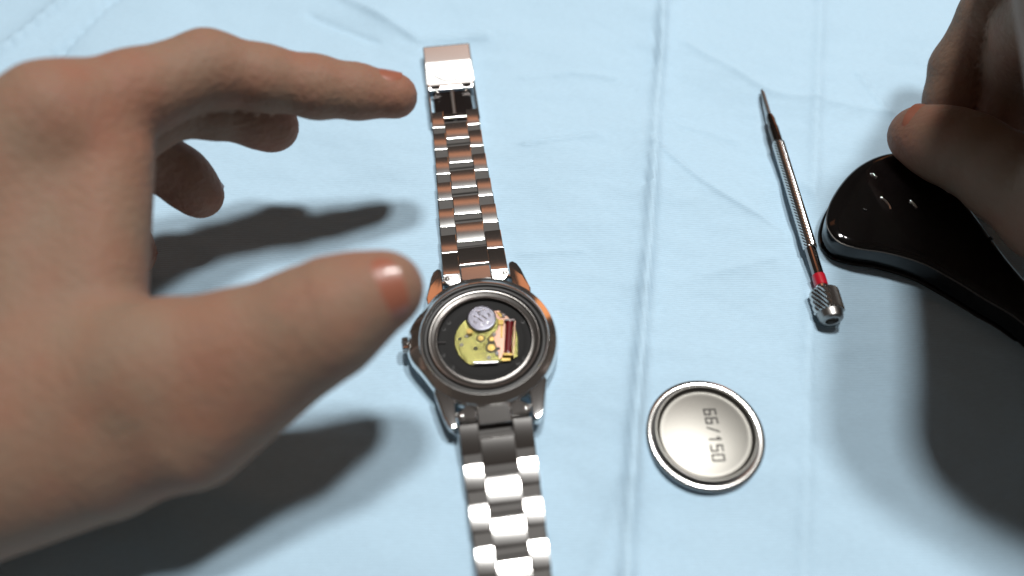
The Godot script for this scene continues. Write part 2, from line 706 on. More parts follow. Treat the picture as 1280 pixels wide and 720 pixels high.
func build_watch() -> void:
	var w := thing("wristwatch", "steel wristwatch lying face down with its back off and movement showing", "watch", Vector3(-7.8, 0, 21.5), deg_to_rad(7.6))
	# case: a ring whose outer wall swells into crown guards on the left
	var s := Soup.new()
	var seg := 144
	var prof := [[19.0, 0.3, 0.0], [19.6, 0.8, 0.0], [19.8, 2.6, 0.0], [20.2, 2.9, 0.2], [20.9, 3.4, 1.0], [21.0, 5.2, 1.0], [20.9, 6.1, 1.0], [20.65, 6.8, 0.9], [20.3, 7.2, 0.8], [19.6, 7.55, 0.5], [18.5, 8.1, 0.0], [18.3, 8.3, 0.0], [18.15, 8.45, 0.0], [17.9, 8.45, 0.0], [17.75, 8.3, 0.0], [17.65, 7.0, 0.0], [15.6, 6.6, 0.0]]
	var rings := []
	for q in prof:
		var r := []
		for i in seg:
			var t := TAU * i / seg
			var d := wrapf(t - PI - 0.09, -PI, PI)
			var guard: float = q[2] * 1.1 * exp(-pow(d / 0.36, 4.0)) * (1.0 if absf(d) > 0.11 else 0.55)
			# flats run from the guards to the lugs
			var flat: float = -0.5 * q[2] * exp(-pow((absf(d) - 0.62) / 0.2, 2.0))
			var rad: float = q[0] + guard + flat
			r.append(Vector3(cos(t) * rad, q[1], sin(t) * rad))
		rings.append(r)
	s.loft(rings, true, false)
	put("case", s.mesh(22.0), M.steel, w)
	# bezel foot and crystal rest on the cloth and are hidden; the seat of the back inside
	s = Soup.new()
	s.lathe([Vector2(17.6, 6.6), Vector2(17.5, 7.3), Vector2(17.0, 7.6), Vector2(16.3, 7.5), Vector2(15.9, 7.1), Vector2(15.8, 6.4)], 120)
	put("gasket", s.mesh(40.0), M.gasket, w)
	s = Soup.new()
	s.lathe([Vector2(15.85, 6.0), Vector2(15.8, 7.45), Vector2(15.6, 7.65), Vector2(15.3, 7.6), Vector2(15.05, 7.2), Vector2(14.2, 6.9), Vector2(13.75, 7.05), Vector2(13.55, 7.05), Vector2(13.4, 6.8), Vector2(13.3, 5.0)], 120)
	put("retaining_ring", s.mesh(30.0), M.ring, w)
	# movement holder: black plastic with pockets
	s = Soup.new()
	s.lathe([Vector2(13.35, 4.6), Vector2(13.3, 5.75), Vector2(12.9, 5.9), Vector2(11.4, 5.75), Vector2(10.9, 5.5), Vector2(0.0, 5.3)], 96)
	var holder := put("movement_holder", s.mesh(30.0), M.holder, w)
	for q in [Vector3(-11.2, 5.85, -5.2), Vector3(-12.1, 5.85, 3.2), Vector3(-9.9, 5.75, 7.4), Vector3(8.4, 5.75, 8.4), Vector3(10.4, 5.8, 7.2), Vector3(11.6, 5.85, -4.6), Vector3(-9.6, 5.75, -7.2)]:
		s = Soup.new()
		s.lathe([Vector2(0.62, 0.0), Vector2(0.6, 0.12), Vector2(0.42, 0.14), Vector2(0.36, -0.05), Vector2(0.0, -0.06)], 14, q)
		put("pocket", s.mesh(), M.gasket, holder)
	s = Soup.new()
	s.tube([Vector3(-15.0, 6.95, -0.6), Vector3(-11.0, 6.35, -0.5)], 0.16, 8)
	put("stem", s.mesh(), M.mark, w)
	build_movement(w)
	# crown
	s = Soup.new()
	var turn := Basis(Vector3(0, 0, 1), PI / 2)       # the lathe's y points to -x
	s.lathe([Vector2(1.1, -1.5), Vector2(1.1, 0.6)], 24, Vector3(-21.0, 4.9, -1.9), turn)
	put("crown_tube", s.mesh(), M.steel, w)
	rings = []
	for q in [[0.0, 2.0], [0.12, 2.35], [1.5, 2.35], [1.85, 2.05], [2.0, 1.4]]:
		var r := []
		for i in 60:
			var t := TAU * i / 60
			var g: float = q[1] - (0.22 if i % 3 == 0 and q[1] > 1.9 else 0.0)
			r.append(Vector3(-21.5 - q[0], 4.9 + cos(t) * g, -1.9 + sin(t) * g))
		rings.append(r)
	s = Soup.new()
	s.loft(rings)
	put("crown", s.mesh(20.0), M.polish, w)
	# lugs
	for ez in [-1.0, 1.0]:
		for ex in [-1.0, 1.0]:
			var outline := [Vector2(10.15, 15.5), Vector2(10.15, 25.2), Vector2(10.5, 26.1), Vector2(11.4, 26.4), Vector2(12.6, 25.4), Vector2(13.6, 23.2), Vector2(14.6, 19.6), Vector2(15.6, 15.0), Vector2(15.2, 12.6), Vector2(12.5, 13.6)]
			var cen := Vector2(12.3, 19.5)
			rings = []
			for q in [[2.6, 0.8], [3.2, 0.1], [5.9, 0.0], [6.5, 0.12], [6.8, 0.4], [6.9, 0.9]]:
				var r := []
				for o in outline:
					var d: Vector2 = o - cen
					var k: float = 1.0 - q[1] / maxf(d.length(), 1.0)
					var drop := (0.015 if ez > 0.0 else 0.06) * pow(maxf(o.y - 17.0, 0.0), 1.2)
					r.append(Vector3((cen.x + d.x * k) * ex, q[0] - drop * (0.4 + 0.6 * (q[0] - 2.6) / 4.9), (cen.y + d.y * k) * ez))
				rings.append(r)
			s = Soup.new()
			s.loft(rings)
			put("lug", s.mesh(30.0), M.polish, w)
		# end link: a centre block, two side tabs and the two spring-bar ends
		s = Soup.new()
		s.block(Vector3(0, 5.3, 22.9 * ez), Vector3(9.2, 2.6, 5.0), 0.3, Basis(Vector3.RIGHT, 0.26 if ez > 0.0 else 0.0))
		var centre := put("end_link", s.mesh(), M.brushed, w)
		for ex in [-1.0, 1.0]:
			s = Soup.new()
			var tab := []
			for q in [[3.4, 0.2], [3.7, 0.0], [5.6, 0.0], [5.9, 0.3]]:
				var r := []
				var e: float = q[1]
				for o in [Vector2(4.75 + e, 20.2 + e), Vector2(7.2, 19.4 + e), Vector2(9.2 - e, 20.6 + e), Vector2(9.95 - e, 22.0), Vector2(9.95 - e, 23.5 - e), Vector2(4.75 + e, 23.7 - e)]:
					r.append(Vector3(o.x * ex, q[0], o.y * ez))
				tab.append(r)
			s.loft(tab)
			if ez < 0.0:
				s.moved(Transform3D(Basis(Vector3.RIGHT, 0.15), Vector3.ZERO).translated(Vector3(0, 4.6, -22)) * Transform3D(Basis.IDENTITY, Vector3(0, -4.6, 22)))
			put("tab", s.mesh(30.0), M.polish, centre)
			s = Soup.new()
			s.lathe([Vector2(0.75, 0.0), Vector2(0.7, 0.35), Vector2(0.45, 0.55), Vector2(0.0, 0.62)], 16, Vector3(8.7 * ex, 5.75, 22.2 * ez))
			put("spring_bar_end", s.mesh(50.0), M.steel, centre)
		s = Soup.new()
		s.tube([Vector3(-10.2, 4.9, 21.4 * ez), Vector3(10.2, 4.9, 21.4 * ez)], 0.7, 10)
		put("spring_bar", s.mesh(), M.steel, centre)
	# bracelet
	for k in 7:
		strap_row(w, 28.3 + 10.8 * k, 7.6, 34.9 + 10.8 * k, 7.5)
	strap_side(w, 24.2, 10.2, 0.0)
	for e in [22.5, -31.5]:
		var bridge := Soup.new()
		bridge.block(Vector3(0, 1.35, 4.5), Vector3(19.0, 1.5, 9.0), 0.3)
		put("link_bridge", bridge.mesh(), M.bridge, w, strap_place(e, e + 9.0, 0.0, -1.3))
	for k in 6:
		strap_row(w, -25.9 - 11.1 * k - 7.7, 7.7, -32.6 - 11.1 * k - 7.7 if k < 5 else -88.1 - 6.9, 7.7)
	strap_side(w, -32.2, 9.6, 0.0)
	build_clasp(w)

func strap_row(w: Node3D, zc: float, lc: float, zs: float, ls: float) -> void:
	var hw := half_width(zc)
	var cw := hw * 0.94
	put("centre_link", link_mesh(cw - 0.12, lc, 3.35), M.brushed, w, strap_place(zc, zc + lc, 0.0))
	strap_side(w, zs, ls, 0.0)
	# the lower bridge that ties the row together and shows in the gaps
	var s := Soup.new()
	s.block(Vector3(0, 1.6, 5.2), Vector3(hw * 2.0 - 0.12, 2.0, 10.9), 0.3)
	put("link_bridge", s.mesh(), M.bridge, w, strap_place(zc - 1.0, zc + 10.0, 0.0))

func strap_side(w: Node3D, zs: float, ls: float, dy: float) -> void:
	var hw := half_width(zs)
	var cw := hw * 0.94
	var sw := hw - cw / 2.0
	for ex in [-1.0, 1.0]:
		put("side_link", link_mesh(sw - 0.06, ls, 3.25), M.brushed, w, strap_place(zs, zs + ls, ex * (cw / 2.0 + sw / 2.0), dy))

func build_clasp(w: Node3D) -> void:
	# fold-over clasp, its cover plate at the far end
	var s := Soup.new()
	var rings := []
	for q in [[-8.75, 0.35], [-8.55, 0.1], [-8.3, 0.0], [8.3, 0.0], [8.55, 0.1], [8.75, 0.35]]:
		var r := []
		for o in [Vector2(-127.6, 2.0), Vector2(-127.4, 4.6), Vector2(-126.8, 5.6), Vector2(-126.0, 5.9), Vector2(-119.4, 4.75), Vector2(-118.6, 4.57), Vector2(-110.4, 2.36), Vector2(-108.6, 2.1), Vector2(-107.7, 1.8), Vector2(-107.6, 1.3), Vector2(-108.2, 0.8), Vector2(-126.4, 0.8)]:
			var c := Vector2(-117.5, 2.6)
			var d: Vector2 = o - c
			r.append(Vector3(q[0], c.y + d.y * (1.0 - q[1] / 2.2), c.x + d.x * (1.0 - q[1] / 10.0)))
		rings.append(r)
	s.loft(rings)
	var cover := put("clasp_cover", s.mesh(9.0), metal(Color(0.64, 0.64, 0.63), 0.24), w)
	# the thumb notch: a shallow curved lip
	var arc := []
	for k in 21:
		var t := lerpf(-1.0, 1.0, k / 20.0)
		var az := -110.9 - 2.6 * t * t
		arc.append(Vector3(t * 5.6, 2.36 + (-110.4 - az) * 0.274, az))
	s = Soup.new()
	s.tube(arc, 0.26, 6)
	put("thumb_notch", s.mesh(60.0), M.bridge, cover)
	# open frame: two side rails, floor strip, hinge bars and spring tabs
	for ex in [-1.0, 1.0]:
		s = Soup.new()
		s.block(Vector3(8.3 * ex, 2.0, -99.2), Vector3(0.8, 3.4, 19.0), 0.2)
		put("clasp_rail", s.mesh(), M.steel, w)
		s = Soup.new()
		s.block(Vector3(5.6 * ex, 3.75, -106.7), Vector3(3.4, 0.9, 1.5), 0.2)
		put("clasp_tab", s.mesh(), M.polish, w)
		s = Soup.new()
		s.lathe([Vector2(0.8, 0.0), Vector2(0.75, 0.5), Vector2(0.4, 0.8), Vector2(0.0, 0.85)], 14, Vector3(5.2 * ex, 2.6, -104.6))
		put("clasp_pin", s.mesh(50.0), M.polish, w)
		s = Soup.new()
		s.block(Vector3(3.6 * ex, 0.9, -98.5), Vector3(6.4, 0.7, 17.0), 0.15)
		put("clasp_floor", s.mesh(), M.black_metal, w)
	s = Soup.new()
	s.block(Vector3(0, 1.7, -99.0), Vector3(1.3, 1.0, 15.5), 0.25)
	put("clasp_blade", s.mesh(), M.dull, w)
	s = Soup.new()
	s.tube([Vector3(-7.9, 2.6, -91.9), Vector3(7.9, 2.6, -91.9)], 0.75, 12)
	put("clasp_hinge", s.mesh(), M.polish, w)
	s = Soup.new()
	s.block(Vector3(0, 2.9, -93.2), Vector3(7.2, 0.7, 0.9), 0.2)
	put("clasp_bar", s.mesh(), M.polish, w)

func slab(s: Soup, outline: Array, y0: float, y1: float, ch := 0.12) -> void:
	var c := Vector2.ZERO
	for o in outline:
		c += o
	c /= outline.size()
	var rings := []
	for q in [[y0, 0.0], [y1 - ch, 0.0], [y1, ch]]:
		var r := []
		for o in outline:
			var d: Vector2 = o - c
			r.append(Vector3(c.x + d.x * (1.0 - q[1] / maxf(d.length(), 0.5)), q[0], c.y + d.y * (1.0 - q[1] / maxf(d.length(), 0.5))))
		rings.append(r)
	s.loft(rings)

func build_movement(w: Node3D) -> void:
	var s := Soup.new()
	var plate := []
	for k in 49:                                     # a disc cut flat at the near side and behind the coil
		var t := deg_to_rad(123.0 + 237.0 * k / 48.0)
		plate.append(Vector2(0.5 + 9.0 * cos(t), minf(9.0 * sin(t), 7.4)))
	plate.append(Vector2(8.6, 6.6))
	plate.append(Vector2(5.0, 7.4))
	slab(s, plate, 5.0, 5.95)
	var base := put("movement_plate", s.mesh(), M.brass, w)
	# an upper bridge of brass with a stepped edge
	s = Soup.new()
	slab(s, [Vector2(-7.6, -2.4), Vector2(-5.2, -3.4), Vector2(-4.2, -1.2), Vector2(-2.2, 0.6), Vector2(-0.4, 1.0), Vector2(-0.2, 4.6), Vector2(1.4, 5.2), Vector2(1.2, 6.9), Vector2(-4.4, 6.9), Vector2(-6.9, 3.9), Vector2(-7.9, 0.6)], 5.9, 6.3)
	put("bridge", s.mesh(), M.brass, base)
	s = Soup.new()                                  # circuit strip in pinkish copper, round the right of the cell
	slab(s, [Vector2(2.8, -9.0), Vector2(5.2, -9.2), Vector2(7.4, -6.9), Vector2(8.4, -5.2), Vector2(6.7, -4.9), Vector2(5.8, 0.2), Vector2(4.8, 6.2), Vector2(3.4, 6.8), Vector2(3.0, 2.4), Vector2(2.4, -1.0), Vector2(4.2, -3.2), Vector2(4.7, -6.2)], 5.9, 6.25)
	put("circuit_strip", s.mesh(), M.copper, base)
	s = Soup.new()
	slab(s, [Vector2(4.5, -5.9), Vector2(6.2, -5.7), Vector2(6.0, -3.9), Vector2(4.4, -4.1)], 6.2, 6.6)
	put("contact", s.mesh(), M.gold, base)
	s = Soup.new()
	slab(s, [Vector2(5.1, -3.9), Vector2(5.7, -3.8), Vector2(5.1, 0.2), Vector2(4.6, 0.1)], 6.22, 6.5)
	put("contact", s.mesh(), M.gold, base)
	s = Soup.new()
	slab(s, [Vector2(4.2, -8.6), Vector2(5.4, -8.2), Vector2(6.4, -6.6), Vector2(5.4, -6.4)], 6.24, 6.5)
	put("contact", s.mesh(), M.gold, base)
	# coil on its core, with end plates
	var a := Vector3(7.75, 6.9, -4.3)
	var b := Vector3(5.9, 6.9, 5.9)
	var dir := (b - a).normalized()
	var along := Basis(dir.cross(Vector3.UP).normalized().cross(dir) * 1.0, dir, dir.cross(Vector3.UP).normalized())
	s = Soup.new()
	var prof := [Vector2(0.0, 0.0), Vector2(1.05, 0.0)]
	for k in 40:
		prof.append(Vector2(1.12, 0.12 + 10.1 * k / 40.0))
		prof.append(Vector2(1.05, 0.12 + 10.1 * (k + 0.5) / 40.0))
	prof.append(Vector2(1.05, 10.36))
	prof.append(Vector2(0.0, 10.36))
	s.lathe(prof, 20, a, along)
	put("coil", s.mesh(60.0), M.coil, base)
	for e in [[a, -0.1], [b, 0.1]]:
		s = Soup.new()
		s.block(e[0] + dir * e[1] * 4.0, Vector3(3.0, 1.7, 0.7), 0.12, Basis(Vector3.UP, atan2(dir.x, dir.z)))
		put("coil_end", s.mesh(), M.mark if e[1] < 0.0 else M.gold, base)
	s = Soup.new()                                  # core strip showing beside the coil
	s.block((a + b) / 2.0 + Vector3(1.5, -0.2, 0.25), Vector3(0.35, 0.8, 11.6), 0.05, Basis(Vector3.UP, atan2(dir.x, dir.z)))
	put("coil_core", s.mesh(), M.copper, base)
	s = Soup.new()                                  # foot of the coil
	slab(s, [Vector2(3.9, 6.4), Vector2(5.3, 5.4), Vector2(6.6, 6.3), Vector2(6.5, 7.7), Vector2(4.0, 7.6)], 5.9, 6.5)
	put("bracket", s.mesh(), M.gold, base)
	s = Soup.new()                                  # steel bar at the near edge
	s.tube([Vector3(-3.8, 6.35, 7.2), Vector3(2.9, 6.35, 7.75)], 0.48, 12)
	put("bar", s.mesh(), M.mark, base)
	# small wheels, posts and screws
	for q in [[Vector3(1.6, 6.1, 2.9), 1.15, 22], [Vector3(-1.0, 6.0, -0.6), 0.9, 18], [Vector3(2.0, 6.2, 0.2), 0.8, 16]]:
		s = Soup.new()
		var rings := []
		for y in [0.0, 0.28]:
			var r := []
			for i in q[2] * 4:
				var t: float = TAU * i / (q[2] * 4)
				var g: float = q[1] * (1.0 if i % 4 < 2 else 0.84)
				r.append(q[0] + Vector3(cos(t) * g, y, sin(t) * g))
			rings.append(r)
		s.loft(rings)
		s.lathe([Vector2(0.32, 0.2), Vector2(0.3, 0.6), Vector2(0.0, 0.7)], 12, q[0])
		put("gear", s.mesh(), M.gold, base)
		s = Soup.new()
		s.lathe([Vector2(q[1] + 0.45, -0.02), Vector2(q[1] + 0.35, 0.03), Vector2(0.0, 0.03)], 24, Vector3(q[0].x, q[0].y - 0.06, q[0].z))
		put("gear_well", s.mesh(), M.ink, base)
	for q in [Vector3(-4.9, 6.25, -1.6), Vector3(-6.6, 6.28, 1.0), Vector3(0.5, 5.95, 5.9), Vector3(3.0, 6.25, 5.0), Vector3(6.4, 6.25, -7.0), Vector3(2.9, 6.2, -1.2)]:
		s = Soup.new()
		s.lathe([Vector2(0.62, 0.0), Vector2(0.62, 0.32), Vector2(0.5, 0.42), Vector2(0.0, 0.42)], 16, q)
		put("screw", s.mesh(), M.mark, base)
		s = Soup.new()
		s.block(q + Vector3(0, 0.42, 0), Vector3(1.05, 0.04, 0.2), 0.01, Basis(Vector3.UP, q.x * 2.0))
		put("screw_slot", s.mesh(), M.ink, base)
	for q in [Vector3(-4.2, 6.0, -3.0), Vector3(0.8, 5.98, 1.6), Vector3(-2.8, 6.34, 2.6), Vector3(-6.9, 6.34, -1.1), Vector3(5.6, 6.3, -8.0), Vector3(3.5, 6.28, 3.4)]:
		s = Soup.new()
		s.lathe([Vector2(0.55, -0.05), Vector2(0.5, 0.02), Vector2(0.0, 0.01)], 14, q)
		put("jewel_hole", s.mesh(), M.ink, base)
	# the button cell
	s = Soup.new()
	s.lathe([Vector2(4.2, 5.2), Vector2(4.25, 7.0), Vector2(4.1, 7.35), Vector2(3.8, 7.42), Vector2(3.72, 7.36), Vector2(0.0, 7.36)], 64, Vector3(-0.1, 0, -6.7))
	var cell := put("button_cell", s.mesh(30.0), M.cell, w)
	for q in [[-1.5, -9.0, -0.3, -8.6], [-0.9, -8.4, -0.5, -7.3], [-2.3, -7.4, -1.5, -6.9], [-1.1, -6.6, 0.3, -5.2], [0.1, -7.2, 1.3, -6.0], [0.4, -9.3, 1.6, -8.8], [-2.4, -5.6, -1.6, -5.0], [0.9, -4.7, 1.9, -4.9], [1.9, -7.9, 2.3, -6.8], [-0.6, -4.2, 0.2, -4.3]]:
		s = Soup.new()
		s.tube([Vector3(q[0], 7.38, q[1]), Vector3(q[2], 7.38, q[3])], 0.17, 6)
		put("stamping", s.mesh(60.0), M.mark, cell)
	s = Soup.new()                                  # the clip that holds the cell
	slab(s, [Vector2(-4.9, -3.3), Vector2(-3.6, -3.5), Vector2(-2.9, -2.5), Vector2(-3.6, -1.7), Vector2(-4.8, -2.0)], 6.2, 7.5)
	put("cell_clip", s.mesh(), M.gold, w)


# ---------------------------------------------------------------- snap-on back
func dish_height(r: float) -> float:
	return 2.05 - 0.8 * pow(r / 12.0, 2.0)

func build_cover() -> void:
	var w := thing("watch_back", "round steel watch back lying inside up, stamped 66/150", "watch back", Vector3(52.4, 0, 47.9), 0.0)
	var s := Soup.new()
	s.lathe([Vector2(15.2, 0.1), Vector2(15.8, 0.3), Vector2(16.05, 0.8), Vector2(15.95, 1.25), Vector2(15.5, 1.55), Vector2(14.9, 1.6), Vector2(14.35, 1.45), Vector2(14.2, 1.15)], 128)
	put("flange", s.mesh(40.0), metal(Color(0.55, 0.54, 0.52), 0.18), w)
	s = Soup.new()
	s.lathe([Vector2(14.25, 1.2), Vector2(14.0, 1.12), Vector2(13.7, 1.15)], 128)
	put("groove", s.mesh(), M.gasket, w)
	s = Soup.new()
	var prof := [Vector2(13.72, 0.9), Vector2(13.7, 2.35), Vector2(13.55, 2.6), Vector2(13.3, 2.62), Vector2(13.1, 2.4), Vector2(12.95, 1.9), Vector2(12.7, 1.5), Vector2(12.3, 1.3)]
	for k in 15:                                   # inside the wall the floor bulges a little
		prof.append(Vector2(lerpf(12.0, 0.0, k / 14.0), dish_height(lerpf(12.0, 0.0, k / 14.0))))
	s.lathe(prof, 128)
	var dish := metal(Color(0.20, 0.195, 0.178), 0.42, 0.0012)
	put("dish", s.mesh(40.0), dish, w)
	# stamped number, each character of strokes; reads from the far side towards the near side
	var strokes := {
		"6": [[0, 0, 1, 0], [1, 0, 1, 1], [1, 1, 0, 1], [0, 0, 0, 2], [0, 2, 1, 2]],
		"/": [[0.1, 0, 0.9, 2]],
		"1": [[0.6, 0, 0.6, 2], [0.6, 2, 0.2, 1.5]],
		"5": [[0, 0, 1, 0], [1, 0, 1, 1.1], [1, 1.1, 0, 1.1], [0, 1.1, 0, 2], [0, 2, 1, 2]],
		"0": [[0, 0, 1, 0], [1, 0, 1, 2], [1, 2, 0, 2], [0, 2, 0, 0]]}
	var text := "66/150"
	var down := Vector3(0.04, 0, 1.0).normalized()    # writing direction
	var tall := Vector3(down.z, 0, -down.x)           # glyph tops point right
	for i in text.length():
		s = Soup.new()
		var at := Vector3(1.9, 0, -6.9) + down * (i * 2.62)
		for q in strokes[text[i]]:
			var a: Vector3 = at + down * (q[0] * 1.55) + tall * ((q[1] - 1.0) * 1.55)
			var b: Vector3 = at + down * (q[2] * 1.55) + tall * ((q[3] - 1.0) * 1.55)
			var d := (b - a).normalized()
			a.y = dish_height(Vector2(a.x, a.z).length())
			b.y = dish_height(Vector2(b.x, b.z).length())
			d = (b - a).normalized()
			s.block((a + b) / 2.0, Vector3(0.5, 0.12, (b - a).length() + 0.36), 0.03, Basis(Vector3.UP.cross(d).normalized(), d.cross(Vector3.UP.cross(d).normalized()), d))
		put("stamped_character", s.mesh(), M.stamp, w)


# ---------------------------------------------------------------- screwdriver
func build_screwdriver() -> void:
	var tip := Vector3(90.1, 2.6, -84.0)
	var tail := Vector3(93.0, 4.7, 14.0)
	var w := thing("screwdriver", "small knurled steel screwdriver with one red band near its cap", "screwdriver", Vector3(tail.x, 0, tail.z), 0.0)
	tip -= Vector3(tail.x, 0, tail.z)
	tail = Vector3(0, tail.y, 0)
	var d := (tip - tail).normalized()                 # the lathe's y runs from the cap to the blade
	var side := d.cross(Vector3.UP).normalized()
	var bs := Basis(side, d, side.cross(d))
	var L := (tip - tail).length()
	var s := Soup.new()
	s.lathe([Vector2(0.0, L - 15.0), Vector2(0.75, L - 15.0), Vector2(0.75, L - 2.4), Vector2(0.35, L - 0.4), Vector2(0.0, L)], 16, tail, bs)
	put("blade", s.mesh(), M.dull, w)
	s = Soup.new()
	s.lathe([Vector2(1.5, L - 27.6), Vector2(1.75, L - 27.2), Vector2(1.75, L - 20.0), Vector2(1.5, L - 18.6), Vector2(1.5, L - 15.6), Vector2(1.1, L - 13.6), Vector2(0.5, L - 13.2), Vector2(0.0, L - 13.2)], 24, tail, bs)
	put("chuck", s.mesh(), metal(Color(0.16, 0.14, 0.13), 0.16), w)
	# knurled barrel: crossed helical grooves
	put("knurled_barrel", knurl(tail, bs, 26.0, L - 27.3, 2.15, 15, 70, 0.2).mesh(50.0), M.brushed, w)
	s = Soup.new()
	s.lathe([Vector2(1.7, 12.6), Vector2(1.72, 26.2)], 28, tail, bs)
	put("shaft", s.mesh(), metal(Color(0.30, 0.28, 0.27), 0.1), w)
	s = Soup.new()
	s.lathe([Vector2(1.7, 11.6), Vector2(1.95, 11.8), Vector2(1.98, 13.6), Vector2(1.95, 15.6), Vector2(1.7, 15.8)], 28, tail, bs)
	put("red_band", s.mesh(), M.red, w)
	s = Soup.new()
	s.lathe([Vector2(1.9, 9.4), Vector2(1.8, 10.0), Vector2(1.75, 12.6)], 28, tail, bs)
	put("neck", s.mesh(), M.steel, w)
	put("knurled_knob", knurl(tail, bs, 2.4, 9.4, 4.3, 22, 7, 0.5).mesh(50.0), M.brushed, w)
	s = Soup.new()
	s.lathe([Vector2(0.0, 0.6), Vector2(1.7, 0.6), Vector2(1.9, -0.5), Vector2(2.6, -0.5), Vector2(3.3, 0.0), Vector2(3.6, 1.2), Vector2(3.9, 2.5)], 36, tail, bs)
	put("swivel_cap", s.mesh(), M.dull, w)

func knurl(at: Vector3, bs: Basis, y0: float, y1: float, rad: float, around: int, rows: int, depth: float) -> Soup:
	var s := Soup.new()
	var rings := []
	var n := around * 2
	for k in rows + 3:
		var t := clampf((k - 1.0) / rows, 0.0, 1.0)
		var end := k == 0 or k == rows + 2
		var r := []
		for i in n:
			var a := TAU * i / n
			var g := rad - 0.35 if end else rad - (depth if (i + k) % 2 == 0 else 0.0)
			r.append(at + bs * Vector3(cos(a) * g, lerpf(y0, y1, t) + (0.0 if not end else (-0.3 if k == 0 else 0.3)), sin(a) * g))
		rings.append(r)
	s.loft(rings)
	return s


# ---------------------------------------------------------------- black tool
func build_tool() -> void:
	var w := thing("case_tool", "glossy black comma-shaped tool lying under the thumb of the shaded hand", "tool", Vector3(118, 0, -22), 0.0)
	var pts := [Vector2(97.0, -16), Vector2(97.8, -21), Vector2(101.2, -28), Vector2(107.7, -36.4), Vector2(114.9, -42.6), Vector2(123.3, -46.4), Vector2(131, -46.0), Vector2(136, -40.5), Vector2(139.6, -33), Vector2(143.0, -22.5), Vector2(146.5, -8.4), Vector2(150.1, 2.6), Vector2(155.5, 14), Vector2(161, 25), Vector2(165, 35), Vector2(164, 42), Vector2(158, 43), Vector2(151.5, 31), Vector2(144.6, 17.3), Vector2(136.7, 9.6), Vector2(129.8, 3.0), Vector2(122.5, -2.8), Vector2(113.1, -6.6), Vector2(104.4, -8.4), Vector2(99.0, -11.0)]
	var curve := Curve3D.new()
	var n := pts.size()
	for i in n + 1:
		var p: Vector2 = pts[i % n] - Vector2(118, -22)
		var t: Vector2 = (pts[(i + 1) % n] - pts[(i + n - 1) % n]) / 6.0
		curve.add_point(Vector3(p.x, 0, p.y), Vector3(-t.x, 0, -t.y), Vector3(t.x, 0, t.y))
	curve.bake_interval = 0.4
	var len_ := curve.get_baked_length()
	var loop := []
	var cnt := 150
	for i in cnt:
		loop.append(curve.sample_baked(len_ * i / cnt, true))
	var inward := []
	for i in cnt:
		var t: Vector3 = (loop[(i + 1) % cnt] - loop[(i + cnt - 1) % cnt]).normalized()
		inward.append(Vector3(-t.z, 0, t.x))
	var shell := func(levels: Array) -> ArrayMesh:
		var rings := []
		for q in levels:
			var r := []
			for i in cnt:
				r.append(loop[i] + inward[i] * q[0] + Vector3.UP * q[1])
			rings.append(r)
		var s := Soup.new()
		s.loft(rings)
		return s.mesh(38.0)
	put("base_plate", shell.call([[0.6, 0.15], [0.1, 0.4], [0.0, 1.0], [0.25, 1.4], [0.9, 1.5]]), M.gloss, w)
	put("body", shell.call([[0.75, 1.3], [0.7, 1.8], [0.45, 5.0], [0.5, 8.4], [0.9, 8.8]]), M.gloss, w)
	put("top_shell", shell.call([[0.5, 8.6], [0.1, 8.8], [0.0, 9.15], [0.15, 9.5], [0.6, 9.8], [1.1, 9.97], [1.7, 10.2], [2.3, 10.32]]), M.gloss, w)
	put("rim", shell.call([[0.6, 8.7], [-0.1, 8.78], [-0.2, 8.95], [-0.1, 9.12], [0.4, 9.2]]), metal(Color(0.20, 0.19, 0.18), 0.3), w)
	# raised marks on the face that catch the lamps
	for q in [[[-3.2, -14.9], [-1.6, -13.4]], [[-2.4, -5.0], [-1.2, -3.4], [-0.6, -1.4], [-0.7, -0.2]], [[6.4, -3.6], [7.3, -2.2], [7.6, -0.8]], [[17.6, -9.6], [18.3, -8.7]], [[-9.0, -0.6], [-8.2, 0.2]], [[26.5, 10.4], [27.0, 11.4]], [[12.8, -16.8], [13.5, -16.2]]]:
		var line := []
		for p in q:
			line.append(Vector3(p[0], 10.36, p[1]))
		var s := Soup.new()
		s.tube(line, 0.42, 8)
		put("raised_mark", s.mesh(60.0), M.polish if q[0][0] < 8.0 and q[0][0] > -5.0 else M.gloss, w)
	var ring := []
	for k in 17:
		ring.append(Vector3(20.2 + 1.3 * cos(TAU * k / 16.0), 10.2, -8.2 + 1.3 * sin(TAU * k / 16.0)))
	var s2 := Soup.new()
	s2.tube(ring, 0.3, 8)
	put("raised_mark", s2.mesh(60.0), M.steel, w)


# ---------------------------------------------------------------- hands
func nail(parent: Node3D, at: Vector3, along: Vector3, up: Vector3, rad: float, length: float, material: Material) -> void:
	# a curved plate on the back of a finger end, set into the flesh along its sides
	var d := along.normalized()
	var n := (up - d * up.dot(d)).normalized()
	var b := d.cross(n)
	var top := []
	var nu := 12
	var nv := 10
	for j in nv + 1:
		var v := float(j) / nv
		var row := []
		for i in nu + 1:
			var u := 2.0 * i / nu - 1.0
			var wide := 1.0 - 0.16 * pow(absf(2.0 * v - 1.0), 3.0)
			var ang := u * 0.95 * wide
			var r := rad + 0.25 - 0.5 * pow(absf(u), 6.0) - (0.5 * pow(1.0 - v, 6.0))
			var bend := (v - 0.5) * length
			var curve_ := -(0.10 * length) * pow(v - 0.35, 2.0) - 0.12 * length * u * u * (v * 2.0 - 1.0) * 0.0
			row.append(at + d * (bend - 0.10 * length * u * u * (2.0 * v - 1.0)) + (n * cos(ang) + b * sin(ang)) * (r + curve_))
		top.append(row)
	var s := Soup.new()
	for j in nv:
		for i in nu:
			s.quad(top[j][i], top[j][i + 1], top[j + 1][i + 1], top[j + 1][i], n)
	put("fingernail", s.mesh(70.0), material, parent)

